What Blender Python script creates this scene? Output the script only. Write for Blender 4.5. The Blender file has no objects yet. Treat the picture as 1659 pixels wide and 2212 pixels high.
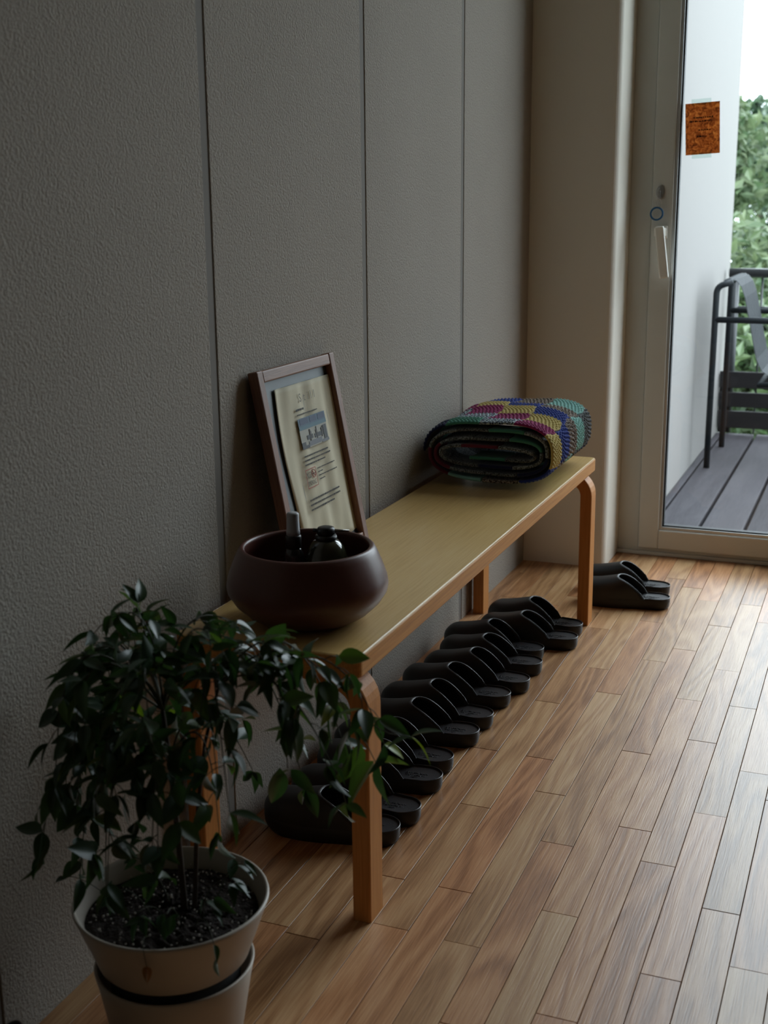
import bpy, bmesh, math, random
from mathutils import Vector, Matrix
random.seed(7)
PI = math.pi
scene = bpy.context.scene
C = scene.collection

# ------------------------------------------------------------------ camera
FPX = 2678.725
cam = bpy.data.cameras.new('camera')
cam.sensor_fit = 'VERTICAL'; cam.sensor_height = 36.0; cam.lens = FPX / 2212 * 36.0
cam.clip_start = .02; cam.clip_end = 300
cam.dof.use_dof = True; cam.dof.focus_distance = 2.45; cam.dof.aperture_fstop = 6.3
camo = bpy.data.objects.new('camera', cam); C.objects.link(camo)
yaw, pitch, roll = .38311, -.23993, -.00948
f_ = Vector((-math.sin(yaw)*math.cos(pitch), math.cos(yaw)*math.cos(pitch), math.sin(pitch)))
r_ = Vector((math.cos(yaw), math.sin(yaw), 0)); u_ = r_.cross(f_)
rr = math.cos(roll)*r_ + math.sin(roll)*u_; uu = -math.sin(roll)*r_ + math.cos(roll)*u_
camo.matrix_world = Matrix(((rr.x, uu.x, -f_.x, .98944), (rr.y, uu.y, -f_.y, -1.54938), (rr.z, uu.z, -f_.z, 1.06883), (0, 0, 0, 1)))
scene.camera = camo

# ------------------------------------------------------------------ world: overcast sky
SKY = 10.6
w = bpy.data.worlds.new('overcast_sky'); scene.world = w; w.use_nodes = True
nt = w.node_tree; nt.nodes.clear()
tc = nt.nodes.new('ShaderNodeTexCoord'); sp = nt.nodes.new('ShaderNodeSeparateXYZ')
mz = nt.nodes.new('ShaderNodeMapRange'); mz.inputs['From Min'].default_value = 0; mz.inputs['From Max'].default_value = 1
mz.inputs['To Min'].default_value = .42; mz.inputs['To Max'].default_value = 1.26
bg = nt.nodes.new('ShaderNodeBackground'); bg.inputs['Color'].default_value = (.815, .915, 1.0, 1)
mm = nt.nodes.new('ShaderNodeMath'); mm.operation = 'MULTIPLY'; mm.inputs[1].default_value = SKY
ow = nt.nodes.new('ShaderNodeOutputWorld')
nt.links.new(tc.outputs['Generated'], sp.inputs[0]); nt.links.new(sp.outputs['Z'], mz.inputs['Value'])
nt.links.new(mz.outputs[0], mm.inputs[0]); nt.links.new(mm.outputs[0], bg.inputs['Strength']); nt.links.new(bg.outputs[0], ow.inputs[0])

# a sampling portal in the glazed opening (gives off no light of its own)
pl = bpy.data.lights.new('window_portal', 'AREA'); pl.shape = 'RECTANGLE'; pl.size = 1.62; pl.size_y = 2.62
pl.cycles.is_portal = True
plo = bpy.data.objects.new('window_portal', pl); C.objects.link(plo)
plo.location = (1.12, 2.36, 1.35); plo.rotation_euler = (math.radians(-90), 0, 0)

vs = scene.view_settings
vs.view_transform = 'Standard'; vs.look = 'None'; vs.gamma = 1.0; vs.use_curve_mapping = False
vs.exposure = 0.0

# ------------------------------------------------------------------ materials
MATS = {}
def new_mat(name):
    m = bpy.data.materials.new(name); m.use_nodes = True; MATS[name] = m
    n = m.node_tree.nodes; b = n['Principled BSDF']
    return m, n, m.node_tree.links, b
def plain(name, col, rough=.5, metal=0, coat=0, spec=.5, bump=None, mottled=0):
    m, n, l, b = new_mat(name)
    b.inputs['Base Color'].default_value = (*col, 1); b.inputs['Roughness'].default_value = rough
    b.inputs['Metallic'].default_value = metal; b.inputs['Coat Weight'].default_value = coat
    b.inputs['Specular IOR Level'].default_value = spec
    ge = None
    if bump or mottled:
        ge = n.new('ShaderNodeNewGeometry')
    if bump:
        sc, st, dist = bump
        no = n.new('ShaderNodeTexNoise'); no.inputs['Scale'].default_value = sc; no.inputs['Detail'].default_value = 3
        bu = n.new('ShaderNodeBump'); bu.inputs['Strength'].default_value = st; bu.inputs['Distance'].default_value = dist
        l.new(ge.outputs['Position'], no.inputs['Vector']); l.new(no.outputs['Fac'], bu.inputs['Height']); l.new(bu.outputs[0], b.inputs['Normal'])
    if mottled:
        no = n.new('ShaderNodeTexNoise'); no.inputs['Scale'].default_value = 14; no.inputs['Detail'].default_value = 4
        mp = n.new('ShaderNodeMapRange'); mp.inputs['To Min'].default_value = 1-mottled; mp.inputs['To Max'].default_value = 1+mottled
        mx = n.new('ShaderNodeVectorMath'); mx.operation = 'SCALE'; mx.inputs[0].default_value = col
        l.new(ge.outputs['Position'], no.inputs['Vector']); l.new(no.outputs['Fac'], mp.inputs['Value']); l.new(mp.outputs[0], mx.inputs['Scale']); l.new(mx.outputs[0], b.inputs['Base Color'])
    return m
def ramp(n, stops):
    r = n.new('ShaderNodeValToRGB'); e = r.color_ramp.elements
    e[0].position, e[0].color = stops[0][0], (*stops[0][1], 1); e[1].position, e[1].color = stops[-1][0], (*stops[-1][1], 1)
    for p, c in stops[1:-1]:
        k = e.new(p); k.color = (*c, 1)
    return r
def wood(name, dark, mid, light, axis='Y', rough=.35, coat=.2, spec=.5, ring=30, rand=0.0, fine=1.0, sheen_bump=.15, ringmix=.5, huevar=None):
    m, n, l, b = new_mat(name)
    t = n.new('ShaderNodeTexCoord'); oi = n.new('ShaderNodeObjectInfo')
    off = n.new('ShaderNodeVectorMath'); off.operation = 'SCALE'; off.inputs[0].default_value = (37.1, 53.7, 91.3)
    l.new(oi.outputs['Random'], off.inputs['Scale'])
    ad = n.new('ShaderNodeVectorMath'); ad.operation = 'ADD'
    l.new(t.outputs['Object'], ad.inputs[0]); l.new(off.outputs[0], ad.inputs[1])
    def stretched(a, s):
        mp = n.new('ShaderNodeMapping'); v = {'X': (s, a, a), 'Y': (a, s, a), 'Z': (a, a, s)}[axis]
        mp.inputs['Scale'].default_value = v; l.new(ad.outputs[0], mp.inputs['Vector']); return mp
    m1 = stretched(11, 1.3)
    n1 = n.new('ShaderNodeTexNoise'); n1.inputs['Scale'].default_value = 1; n1.inputs['Detail'].default_value = 1.5; n1.inputs['Distortion'].default_value = .35
    l.new(m1.outputs[0], n1.inputs['Vector'])
    k = n.new('ShaderNodeMath'); k.operation = 'MULTIPLY'; k.inputs[1].default_value = ring*2; l.new(n1.outputs['Fac'], k.inputs[0])
    s = n.new('ShaderNodeMath'); s.operation = 'SINE'; l.new(k.outputs[0], s.inputs[0])
    m2 = stretched(420*fine, 14*fine)
    n2 = n.new('ShaderNodeTexNoise'); n2.inputs['Scale'].default_value = 1; n2.inputs['Detail'].default_value = 3
    l.new(m2.outputs[0], n2.inputs['Vector'])
    m3 = stretched(6, 2.2)
    n3 = n.new('ShaderNodeTexNoise'); n3.inputs['Scale'].default_value = 1; n3.inputs['Detail'].default_value = 3; l.new(m3.outputs[0], n3.inputs['Vector'])
    # combine
    a1 = n.new('ShaderNodeMath'); a1.operation = 'MULTIPLY_ADD'; a1.inputs[1].default_value = .17*ringmix; a1.inputs[2].default_value = .0; l.new(s.outputs[0], a1.inputs[0])
    a2 = n.new('ShaderNodeMath'); a2.operation = 'MULTIPLY_ADD'; a2.inputs[1].default_value = .75; l.new(n2.outputs['Fac'], a2.inputs[0]); l.new(a1.outputs[0], a2.inputs[2])
    a3 = n.new('ShaderNodeMath'); a3.operation = 'MULTIPLY_ADD'; a3.inputs[1].default_value = .30; l.new(n3.outputs['Fac'], a3.inputs[0]); l.new(a2.outputs[0], a3.inputs[2])
    a4 = n.new('ShaderNodeMath'); a4.operation = 'MULTIPLY_ADD'; a4.inputs[1].default_value = rand; a4.inputs[2].default_value = -rand/2; l.new(oi.outputs['Random'], a4.inputs[0])
    a5 = n.new('ShaderNodeMath'); a5.operation = 'ADD'; l.new(a3.outputs[0], a5.inputs[0]); l.new(a4.outputs[0], a5.inputs[1])
    r = ramp(n, [(.20, dark), (.54, mid), (.88, light)]); l.new(a5.outputs[0], r.inputs[0])
    col = r.outputs[0]
    if huevar:
        wn = n.new('ShaderNodeTexWhiteNoise'); wn.noise_dimensions = '1D'; l.new(oi.outputs['Random'], wn.inputs['W'])
        mx = n.new('ShaderNodeMix'); mx.data_type = 'RGBA'; mx.blend_type = 'MULTIPLY'
        r2 = ramp(n, [(0, huevar[0]), (.5, (1, 1, 1)), (1, huevar[1])]); l.new(wn.outputs['Value'], r2.inputs[0])
        mx.inputs['Factor'].default_value = 1; l.new(col, mx.inputs['A']); l.new(r2.outputs[0], mx.inputs['B']); col = mx.outputs['Result']
    l.new(col, b.inputs['Base Color'])
    b.inputs['Specular IOR Level'].default_value = spec
    b.inputs['Roughness'].default_value = rough; b.inputs['Coat Weight'].default_value = coat; b.inputs['Coat Roughness'].default_value = .26
    bu = n.new('ShaderNodeBump'); bu.inputs['Strength'].default_value = sheen_bump; bu.inputs['Distance'].default_value = .001
    l.new(a2.outputs[0], bu.inputs['Height']); l.new(bu.outputs[0], b.inputs['Normal'])
    return m

def stucco(name, col):
    m, n, l, b = new_mat(name)
    g = n.new('ShaderNodeNewGeometry')
    n1 = n.new('ShaderNodeTexNoise'); n1.inputs['Scale'].default_value = 230; n1.inputs['Detail'].default_value = 4.0; n1.inputs['Roughness'].default_value = .65
    n2 = n.new('ShaderNodeTexVoronoi'); n2.inputs['Scale'].default_value = 210
    n3 = n.new('ShaderNodeTexNoise'); n3.inputs['Scale'].default_value = 3
    for q in (n1, n2, n3): l.new(g.outputs['Position'], q.inputs['Vector'])
    a = n.new('ShaderNodeMath'); a.operation = 'MULTIPLY_ADD'; a.inputs[1].default_value = -.35
    l.new(n2.outputs['Distance'], a.inputs[0]); l.new(n1.outputs['Fac'], a.inputs[2])
    bu = n.new('ShaderNodeBump'); bu.inputs['Strength'].default_value = 1.0; bu.inputs['Distance'].default_value = .0030
    l.new(a.outputs[0], bu.inputs['Height']); l.new(bu.outputs[0], b.inputs['Normal'])
    mp = n.new('ShaderNodeMapRange'); mp.inputs['To Min'].default_value = .93; mp.inputs['To Max'].default_value = 1.05
    mx = n.new('ShaderNodeVectorMath'); mx.operation = 'SCALE'; mx.inputs[0].default_value = col
    l.new(n3.outputs['Fac'], mp.inputs['Value']); l.new(mp.outputs[0], mx.inputs['Scale']); l.new(mx.outputs[0], b.inputs['Base Color'])
    b.inputs['Roughness'].default_value = .9; b.inputs['Specular IOR Level'].default_value = .2
    return m
def glass_mat(name, tint=(.97, .985, .98), refl=1.0):
    m = bpy.data.materials.new(name); m.use_nodes = True; n = m.node_tree.nodes; l = m.node_tree.links; n.clear()
    o = n.new('ShaderNodeOutputMaterial'); t = n.new('ShaderNodeBsdfTransparent'); t.inputs[0].default_value = (*tint, 1)
    g = n.new('ShaderNodeBsdfGlossy'); g.inputs['Roughness'].default_value = .0; fr = n.new('ShaderNodeFresnel'); fr.inputs[0].default_value = 1.45
    mu = n.new('ShaderNodeMath'); mu.operation = 'MULTIPLY'; mu.inputs[1].default_value = refl*.5; l.new(fr.outputs[0], mu.inputs[0])
    mx = n.new('ShaderNodeMixShader'); l.new(mu.outputs[0], mx.inputs[0]); l.new(t.outputs[0], mx.inputs[1]); l.new(g.outputs[0], mx.inputs[2]); l.new(mx.outputs[0], o.inputs[0])
    return m

M_STUCCO = stucco('stucco_wall', (.425, .385, .335))
M_JOINT = plain('joint_sealant', (.215, .197, .175), .85)
M_PLASTER = plain('painted_plaster', (.90, .86, .77), .75, bump=(90, .12, .002))
M_ROOMWALL = plain('room_paint', (.22, .20, .175), .9)
M_DARKWALL = plain('dark_timber_wall', (.10, .075, .055), .8)
M_CEIL = plain('ceiling_paint', (.66, .64, .59), .9)
M_FRAME = plain('door_frame_paint', (.66, .66, .61), .45, mottled=.04)
M_BEAD = plain('glazing_bead', (.62, .64, .63), .3, metal=.5)
M_GASKET = plain('black_gasket', (.01, .011, .012), .6)
M_GLASS = glass_mat('clear_glass')
M_OAK = wood('oak_plank', (.27, .125, .050), (.51, .275, .128), (.66, .41, .215), 'Y', rough=.36, coat=.20, spec=.45, ring=26, rand=.30, sheen_bump=.35, ringmix=.8, huevar=((1.08, .92, .86), (.97, 1.0, .98)))
M_SUB = plain('floor_joint_dark', (.035, .022, .014), .9)
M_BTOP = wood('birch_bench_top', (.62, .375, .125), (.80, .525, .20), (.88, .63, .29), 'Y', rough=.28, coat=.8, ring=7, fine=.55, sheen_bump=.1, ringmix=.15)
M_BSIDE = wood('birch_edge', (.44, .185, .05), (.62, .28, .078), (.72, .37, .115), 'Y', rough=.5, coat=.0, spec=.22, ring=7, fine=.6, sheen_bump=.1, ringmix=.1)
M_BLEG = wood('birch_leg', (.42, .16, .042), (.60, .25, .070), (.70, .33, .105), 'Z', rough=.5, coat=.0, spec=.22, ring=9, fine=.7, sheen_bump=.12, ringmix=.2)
M_WALNUT = wood('walnut_frame', (.13, .058, .032), (.25, .115, .068), (.34, .17, .105), 'Y', rough=.5, coat=0, ring=16, fine=1.3, sheen_bump=.3)
M_WALNUTX = wood('walnut_frame_across', (.15, .070, .042), (.29, .145, .090), (.38, .21, .135), 'X', rough=.5, coat=0, ring=16, fine=1.3, sheen_bump=.3)
M_RUBBER = plain('black_rubber', (.0105, .0105, .0115), .46, bump=(900, .25, .0006))
M_RUBBER2 = plain('black_footbed', (.017, .017, .020), .42, bump=(700, .5, .0008))
M_RIM = plain('black_rubber_lip', (.02, .02, .022), .24)
M_BOWL = plain('maroon_clay', (.115, .040, .030), .36, bump=(60, .06, .002), mottled=.18)
M_POT = plain('white_pot', (.58, .52, .45), .42)
M_POT2 = plain('pot_gap_shade', (.03, .03, .03), .6)
M_SOIL = plain('dark_soil', (.022, .012, .008), .95, bump=(220, 1.0, .01))
M_PERL = plain('perlite', (.55, .50, .45), .9)
M_STEM = plain('green_stem', (.045, .050, .022), .6)
M_TRUNK = plain('brown_stem', (.06, .038, .022), .8)
def leaf_mat(name, cols):
    m, n, l, b = new_mat(name)
    oi = n.new('ShaderNodeObjectInfo'); r = ramp(n, cols); l.new(oi.outputs['Random'], r.inputs[0]); l.new(r.outputs[0], b.inputs['Base Color'])
    b.inputs['Roughness'].default_value = .38; b.inputs['Specular IOR Level'].default_value = .5
    tr = n.new('ShaderNodeBsdfTranslucent'); mx = n.new('ShaderNodeMixShader'); mx.inputs[0].default_value = .22
    sc = n.new('ShaderNodeVectorMath'); sc.operation = 'MULTIPLY'; sc.inputs[1].default_value = (1.5, 1.9, .6); l.new(r.outputs[0], sc.inputs[0]); l.new(sc.outputs[0], tr.inputs[0])
    o = n['Material Output']; l.new(b.outputs[0], mx.inputs[1]); l.new(tr.outputs[0], mx.inputs[2]); l.new(mx.outputs[0], o.inputs[0])
    return m
M_LEAF = leaf_mat('green_leaf', [(0, (.022, .048, .026)), (.6, (.034, .070, .036)), (.85, (.050, .090, .036)), (1, (.085, .135, .035))])
M_LEAFY = leaf_mat('yellow_green_leaf', [(0, (.19, .25, .03)), (1, (.24, .27, .03))])
M_LEAFD = leaf_mat('dried_leaf', [(0, (.30, .13, .04)), (1, (.30, .13, .04))])
M_BLACKM = plain('black_powder_coat', (.018, .020, .023), .4)
M_CHARC = plain('charcoal_metal', (.008, .011, .014), .62, spec=.3)
M_DECK = wood('grey_deck_board', (.014, .012, .015), (.030, .027, .032), (.046, .042, .047), 'Y', rough=.75, coat=0, spec=.2, ring=10, rand=.3, sheen_bump=.3)
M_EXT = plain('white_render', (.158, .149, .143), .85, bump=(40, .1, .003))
M_BOARDB = wood('black_stained_board', (.005, .0045, .005), (.009, .008, .009), (.015, .013, .014), 'X', rough=.7, coat=0, spec=.2, ring=12)
M_GROUND = plain('garden_grass', (.10, .17, .06), .95, mottled=.3)
M_BARK = plain('tree_bark', (.09, .07, .05), .9)
def tree_mat(name, a, b_):
    m, n, l, b = new_mat(name); g = n.new('ShaderNodeNewGeometry')
    r = ramp(n, [(0, a), (1, b_)]); l.new(g.outputs['Random Per Island'], r.inputs[0]); l.new(r.outputs[0], b.inputs['Base Color']); b.inputs['Roughness'].default_value = .5
    tr = n.new('ShaderNodeBsdfTranslucent'); l.new(r.outputs[0], tr.inputs[0]); mx = n.new('ShaderNodeMixShader'); mx.inputs[0].default_value = .4
    l.new(b.outputs[0], mx.inputs[1]); l.new(tr.outputs[0], mx.inputs[2]); l.new(mx.outputs[0], n['Material Output'].inputs[0])
    return m
M_TREE = [tree_mat('tree_leaves_mid', (.026, .058, .020), (.085, .125, .050)), tree_mat('tree_leaves_dark', (.018, .046, .024), (.058, .094, .048)), tree_mat('tree_leaves_pale', (.044, .080, .034), (.115, .15, .072))]
M_STEEL = plain('brushed_steel', (.42, .41, .39), .32, metal=.9)
M_HANDLE = plain('warm_white_handle', (.82, .79, .71), .3, coat=.3)
M_BLUE = plain('blue_coated_wire', (.010, .11, .26), .35)
M_PAPER = None

# ------------------------------------------------------------------ mesh helpers
def link(name, me, mat=None, parent=None):
    o = bpy.data.objects.new(name, me); C.objects.link(o)
    if mat and not me.materials: me.materials.append(mat)
    if parent: o.parent = parent
    return o
def empty(name, loc=(0, 0, 0), rz=0):
    o = bpy.data.objects.new(name, None); C.objects.link(o); o.empty_display_size = .05
    o.location = loc; o.rotation_euler = (0, 0, rz); return o
def tag(o, label=None, cat=None, group=None, kind=None):
    if label: o['label'] = label
    if cat: o['category'] = cat
    if group: o['group'] = group
    if kind: o['kind'] = kind
    return o
def mesh(name, vs_, fs, smooth=False):
    me = bpy.data.meshes.new(name); me.from_pydata([tuple(v) for v in vs_], [], fs); me.update()
    if smooth:
        for p in me.polygons: p.use_smooth = True
    return me
def bm_mesh(bm, name, smooth=False):
    bmesh.ops.recalc_face_normals(bm, faces=bm.faces[:])
    me = bpy.data.meshes.new(name); bm.to_mesh(me); bm.free()
    if smooth:
        for p in me.polygons: p.use_smooth = True
    return me
def box_bm(bm, lo, hi, bev=0, seg=1):
    c = [(a+b)/2 for a, b in zip(lo, hi)]; s = [b-a for a, b in zip(lo, hi)]
    r = bmesh.ops.create_cube(bm, size=1, matrix=Matrix.Translation(c) @ Matrix.Diagonal((*s, 1)))
    if bev:
        es = list({e for v in r['verts'] for e in v.link_edges})
        bmesh.ops.bevel(bm, geom=es, offset=bev, segments=seg, affect='EDGES', profile=.5)
def box(name, lo, hi, mat, parent=None, bev=0, seg=1, origin=None):
    bm = bmesh.new(); o0 = Vector(origin) if origin is not None else Vector((0, 0, 0))
    box_bm(bm, [a-b for a, b in zip(lo, o0)], [a-b for a, b in zip(hi, o0)], bev, seg)
    o = link(name, bm_mesh(bm, name), mat, parent); o.location = o0
    return o
def tube_geo(pts, rad, seg=8, cap=True):
    pts = [Vector(p) for p in pts]; n = len(pts); V = []; F = []
    rads = rad if isinstance(rad, (list, tuple)) else [rad]*n
    t0 = (pts[1]-pts[0]).normalized(); ref = Vector((0, 0, 1)) if abs(t0.z) < .9 else Vector((1, 0, 0))
    a = t0.cross(ref).normalized()
    for i, p in enumerate(pts):
        t = (pts[min(i+1, n-1)]-pts[max(i-1, 0)]).normalized()
        a = (a - t*a.dot(t)).normalized(); b = t.cross(a)
        for k in range(seg):
            g = 2*PI*k/seg; V.append(p + rads[i]*(math.cos(g)*a + math.sin(g)*b))
    for i in range(n-1):
        for k in range(seg):
            F.append((i*seg+k, i*seg+(k+1) % seg, (i+1)*seg+(k+1) % seg, (i+1)*seg+k))
    if cap:
        F.append(tuple(range(seg-1, -1, -1))); F.append(tuple((n-1)*seg+k for k in range(seg)))
    return V, F
def tube(name, pts, rad, mat, parent=None, seg=8):
    V, F = tube_geo(pts, rad, seg); return link(name, mesh(name, V, F, True), mat, parent)
def lathe(name, prof, mat, parent=None, seg=64, smooth=True):
    V = []; F = []; n = len(prof)
    for k in range(seg):
        g = 2*PI*k/seg
        for r, z in prof: V.append((r*math.cos(g), r*math.sin(g), z))
    for k in range(seg):
        for i in range(n-1):
            a, b = k*n+i, ((k+1) % seg)*n+i
            F.append((a, b, b+1, a+1))
    bm = bmesh.new(); me = mesh(name, V, F); bm.from_mesh(me); bpy.data.meshes.remove(me)
    bmesh.ops.remove_doubles(bm, verts=bm.verts[:], dist=1e-5)
    bmesh.ops.dissolve_degenerate(bm, edges=bm.edges[:], dist=1e-6)
    return link(name, bm_mesh(bm, name, smooth), mat, parent)
def extrude_poly(name, pts2, z0, z1, mat, parent=None, bev=0, seg=2, smooth=False):
    bm = bmesh.new(); vs0 = [bm.verts.new((x, y, z0)) for x, y in pts2]; f = bm.faces.new(vs0)
    r = bmesh.ops.extrude_face_region(bm, geom=[f])
    top = [v for v in r['geom'] if isinstance(v, bmesh.types.BMVert)]
    bmesh.ops.translate(bm, verts=top, vec=(0, 0, z1-z0))
    if bev:
        es = [e for e in bm.edges if abs(e.verts[0].co.z-e.verts[1].co.z) < 1e-6]
        bmesh.ops.bevel(bm, geom=es, offset=bev, segments=seg, affect='EDGES', profile=.5)
    return link(name, bm_mesh(bm, name, smooth), mat, parent)
def text_mesh(s, size, name='lettering', extrude=0.0, spacing=1.0, align='LEFT'):
    cu = bpy.data.curves.new('tmp', 'FONT'); cu.body = s; cu.size = size; cu.extrude = extrude; cu.space_character = spacing; cu.align_x = align; cu.resolution_u = 3
    ob = bpy.data.objects.new('tmp', cu); C.objects.link(ob)
    dg = bpy.context.evaluated_depsgraph_get(); dg.update()
    me = bpy.data.meshes.new_from_object(ob.evaluated_get(dg)); me.name = name; me.materials.clear()
    bpy.data.objects.remove(ob); bpy.data.curves.remove(cu); return me

# ------------------------------------------------------------------ ROOM SHELL
Y0, X1, ZC = -3.6, 3.3, 2.90           # near wall, right wall, ceiling
YC, XP, YD = 2.066, .254, 2.275          # pilaster face, reveal face, door frame face
# floor: dark base with every plank on it
floor = box('floor', (-.02, Y0, -.06), (X1, YD+.02, -.012), M_SUB); tag(floor, 'warm oak strip floor of narrow planks laid lengthwise', kind='structure')
PW, PO = .05816, .03986
known = {0: [1.684, .9], 1: [1.2, .3], 3: [-.047, 1.75], 4: [.69, 1.635], 5: [.024, .448, .976, 1.506], 6: [.16, .688, 1.219, 1.9], 7: [.02, .546, 1.074, 1.606, 2.024],
         8: [.364, 1.316, 1.95], 9: [.152, .782, 1.42, 1.84], 10: [-.1, .464, 1.098, 1.632], 11: [-.2, .358, .882, 1.311, 1.843], 12: [.042, .565, 1.095, 1.7], 13: [.248, .77, 1.35, 2.0], 14: [.105, .66, 1.2, 1.75]}
stuff_bm = bmesh.new()
rs = random.Random(3)
ncol = int((X1-PO)/PW)
for c in range(-1, ncol+1):
    xa, xb = PO+c*PW, PO+(c+1)*PW
    xa, xb = max(xa, -.01), min(xb, X1)
    js = sorted(known.get(c, []))
    if not js:
        js = [rs.uniform(-.3, .2)]
        while js[-1] < 1.95: js.append(js[-1]+rs.choice([.42, .53, .53, .63]))
    while js[0] > Y0: js.insert(0, js[0]-rs.choice([.42, .53, .53, .63]))
    js = [max(j, Y0) for j in js if j > Y0-.7] + [YD+.01]
    for a, b in zip(js, js[1:]):
        if b-a < .02: continue
        g = .0006
        if c <= 18 and b > -.75:
            box('plank', (xa+g, a+g, -.012), (xb-g, b-g, rs.uniform(-.0004, .0002)), M_OAK, floor, bev=.0004, origin=((xa+xb)/2, (a+b)/2, 0))
        else:
            box_bm(stuff_bm, (xa+g, a+g, -.012), (xb-g, b-g, 0))
so = link('more_planks', bm_mesh(stuff_bm, 'more_planks'), M_OAK, floor); so['kind'] = 'stuff'

# left wall: stucco panels with recessed joints
wl = box('wall_left', (-.16, Y0, -.06), (-.0018, YD+.15, ZC), M_JOINT); tag(wl, 'grey stuccoed left wall in tall panels with narrow joints', kind='structure')
joints = [Y0, -3.585, -2.955, -2.327, -1.699, -1.071, -.441, .187, .815, 1.442, 2.066]
for a, b in zip(joints, joints[1:]):
    if b-a < .05: continue
    bm = bmesh.new(); box_bm(bm, (-.05, a+.0115, -.02), (0, b-(.0115 if b < 2 else .0015), ZC))
    es = [e for e in bm.edges if abs(e.verts[0].co.z-e.verts[1].co.z) > 1 and e.verts[0].co.x > -.01]
    bmesh.ops.bevel(bm, geom=es, offset=.0015, segments=2, affect='EDGES', profile=.5)
    link('panel', bm_mesh(bm, 'panel'), M_STUCCO, wl)

# back wall: pilaster with rounded arris, wall above the glazing, wall on the right
DT = 2.70; DX1 = 1.95
wb = empty('wall_back'); tag(wb, 'cream plastered end wall with rounded pilaster beside the glass door', kind='structure')
bm = bmesh.new(); box_bm(bm, (-.05, YC, -.02), (XP, YD+.145, ZC))
es = [e for e in bm.edges if abs(e.verts[0].co.z-e.verts[1].co.z) > 1 and all(v.co.x > .1 and v.co.y < YC+.01 for v in e.verts)]
bmesh.ops.bevel(bm, geom=es, offset=.022, segments=6, affect='EDGES', profile=.5)
link('pilaster', bm_mesh(bm, 'pilaster'), M_PLASTER, wb)
box('header', (XP, YD-.03, DT), (X1, YD+.145, ZC), M_PLASTER, wb)
box('side_wall', (DX1, YD-.03, -.02), (X1, YD+.145, DT), M_PLASTER, wb)
tag(box('wall_right', (X1, Y0, -.06), (X1+.1, YD+.15, ZC), M_ROOMWALL), 'plain wall closing the room on the right', kind='structure')
tag(box('wall_front', (-.16, Y0-.1, -.06), (X1+.1, Y0, ZC), M_DARKWALL), 'plain wall behind the camera', kind='structure')
tag(box('ceiling', (-.16, Y0-.1, ZC), (X1+.1, YD+.15, ZC+.1), M_CEIL), 'plain ceiling of the entrance room', kind='structure')

# door_1: fixed frame, sash, glass, furniture
SY = 2.245                                # sash face
d1 = empty('door_1', (.32, SY, 0)); tag(d1, 'glass door with warm grey sash opening to the deck', kind='structure')
def dp(name, lo, hi, mat, parent=d1, bev=.002, seg=2):
    off = Vector((.32, SY, 0)); return box(name, [a-b for a, b in zip(lo, off)], [a-b for a, b in zip(hi, off)], mat, parent, bev, seg)
dp('jamb', (XP, YD-.012, 0), (.3185, YD+.10, DT), M_FRAME)
dp('sill', (.3185, YD-.014, -.02), (1.30, YD+.10, .021), M_FRAME)
dp('sill_strip', (XP, YD-.022, 0), (1.30, YD-.0145, .012), M_FRAME)
dp('head', (.3185, YD-.012, DT-.05), (1.30, YD+.10, DT), M_FRAME)
GX0, GX1, GZ0, GZ1 = .392, 1.16, .096, DT-.13
dp('stile', (.3215, SY, .0245), (.383, SY+.055, DT-.053), M_FRAME, bev=.004)
dp('stile', (1.168, SY, .0245), (1.232, SY+.055, DT-.053), M_FRAME, bev=.004)
dp('bottom_rail', (.383, SY, .0245), (1.168, SY+.055, .086), M_FRAME, bev=.004)
dp('top_rail', (.383, SY, DT-.12), (1.168, SY+.055, DT-.053), M_FRAME, bev=.004)
for lo, hi in (((.383, SY+.006, .086), (GX0, SY+.04, DT-.12)), ((GX1, SY+.006, .086), (1.168, SY+.04, DT-.12)),
               ((GX0, SY+.006, .086), (GX1, SY+.04, GZ0)), ((GX0, SY+.006, GZ1), (GX1, SY+.04, DT-.12))):
    dp('glazing_bead', lo, hi, M_BEAD, bev=.001)
for lo, hi in (((GX0, SY+.012, GZ0), (GX0+.005, SY+.034, GZ1)), ((GX1-.005, SY+.012, GZ0), (GX1, SY+.034, GZ1)), ((GX0, SY+.012, GZ0), (GX1, SY+.034, GZ0+.004))):
    dp('gasket', lo, hi, M_GASKET, bev=0)
dp('glass_pane', (GX0+.001, SY+.020, GZ0+.001), (GX1-.001, SY+.026, GZ1-.001), M_GLASS, bev=0)
# lever handle
hz = .985
hd = dp('handle', (.337, SY-.008, hz-.012), (.372, SY, hz+.028), M_HANDLE, bev=.004)
hx, hy = .3535-.32, -.055
bm = bmesh.new(); box_bm(bm, (.3395-.32, -.050, hz-.004), (.3695-.32, -.006, hz+.022), .004, 2)
link('neck', bm_mesh(bm, 'neck'), M_HANDLE, hd)
bm = bmesh.new(); box_bm(bm, (-.0135, -.007, -.132), (.0135, .007, .018), .004, 2)
lv = link('lever', bm_mesh(bm, 'lever'), M_HANDLE, hd); lv.location = (.357-.32, -.052, hz+.008); lv.rotation_euler = (0, math.radians(-8), 0)
# lock plate with thumb piece
lk = empty('lock'); lk.parent = d1; lk.location = (.3455-.32, 0, 1.108)
def oval(rx, rz, n=28): return [(rx*math.cos(2*PI*k/n), rz*math.sin(2*PI*k/n)) for k in range(n)]
def oval_plate(name, rx, rz, th, y, mat, parent):
    o = extrude_poly(name, oval(rx, rz), 0, th, mat, parent, bev=min(th*.4, .002)); o.rotation_euler = (PI/2, 0, 0); o.location = (0, y, 0); return o
oval_plate('lock_plate', .0125, .021, .006, 0, M_STEEL, lk)
oval_plate('cylinder', .008, .0125, .010, 0, M_STEEL, lk)
box('key_head', (-.004, -.022, -.014), (.004, -.008, .004), M_STEEL, lk, .001)
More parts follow.
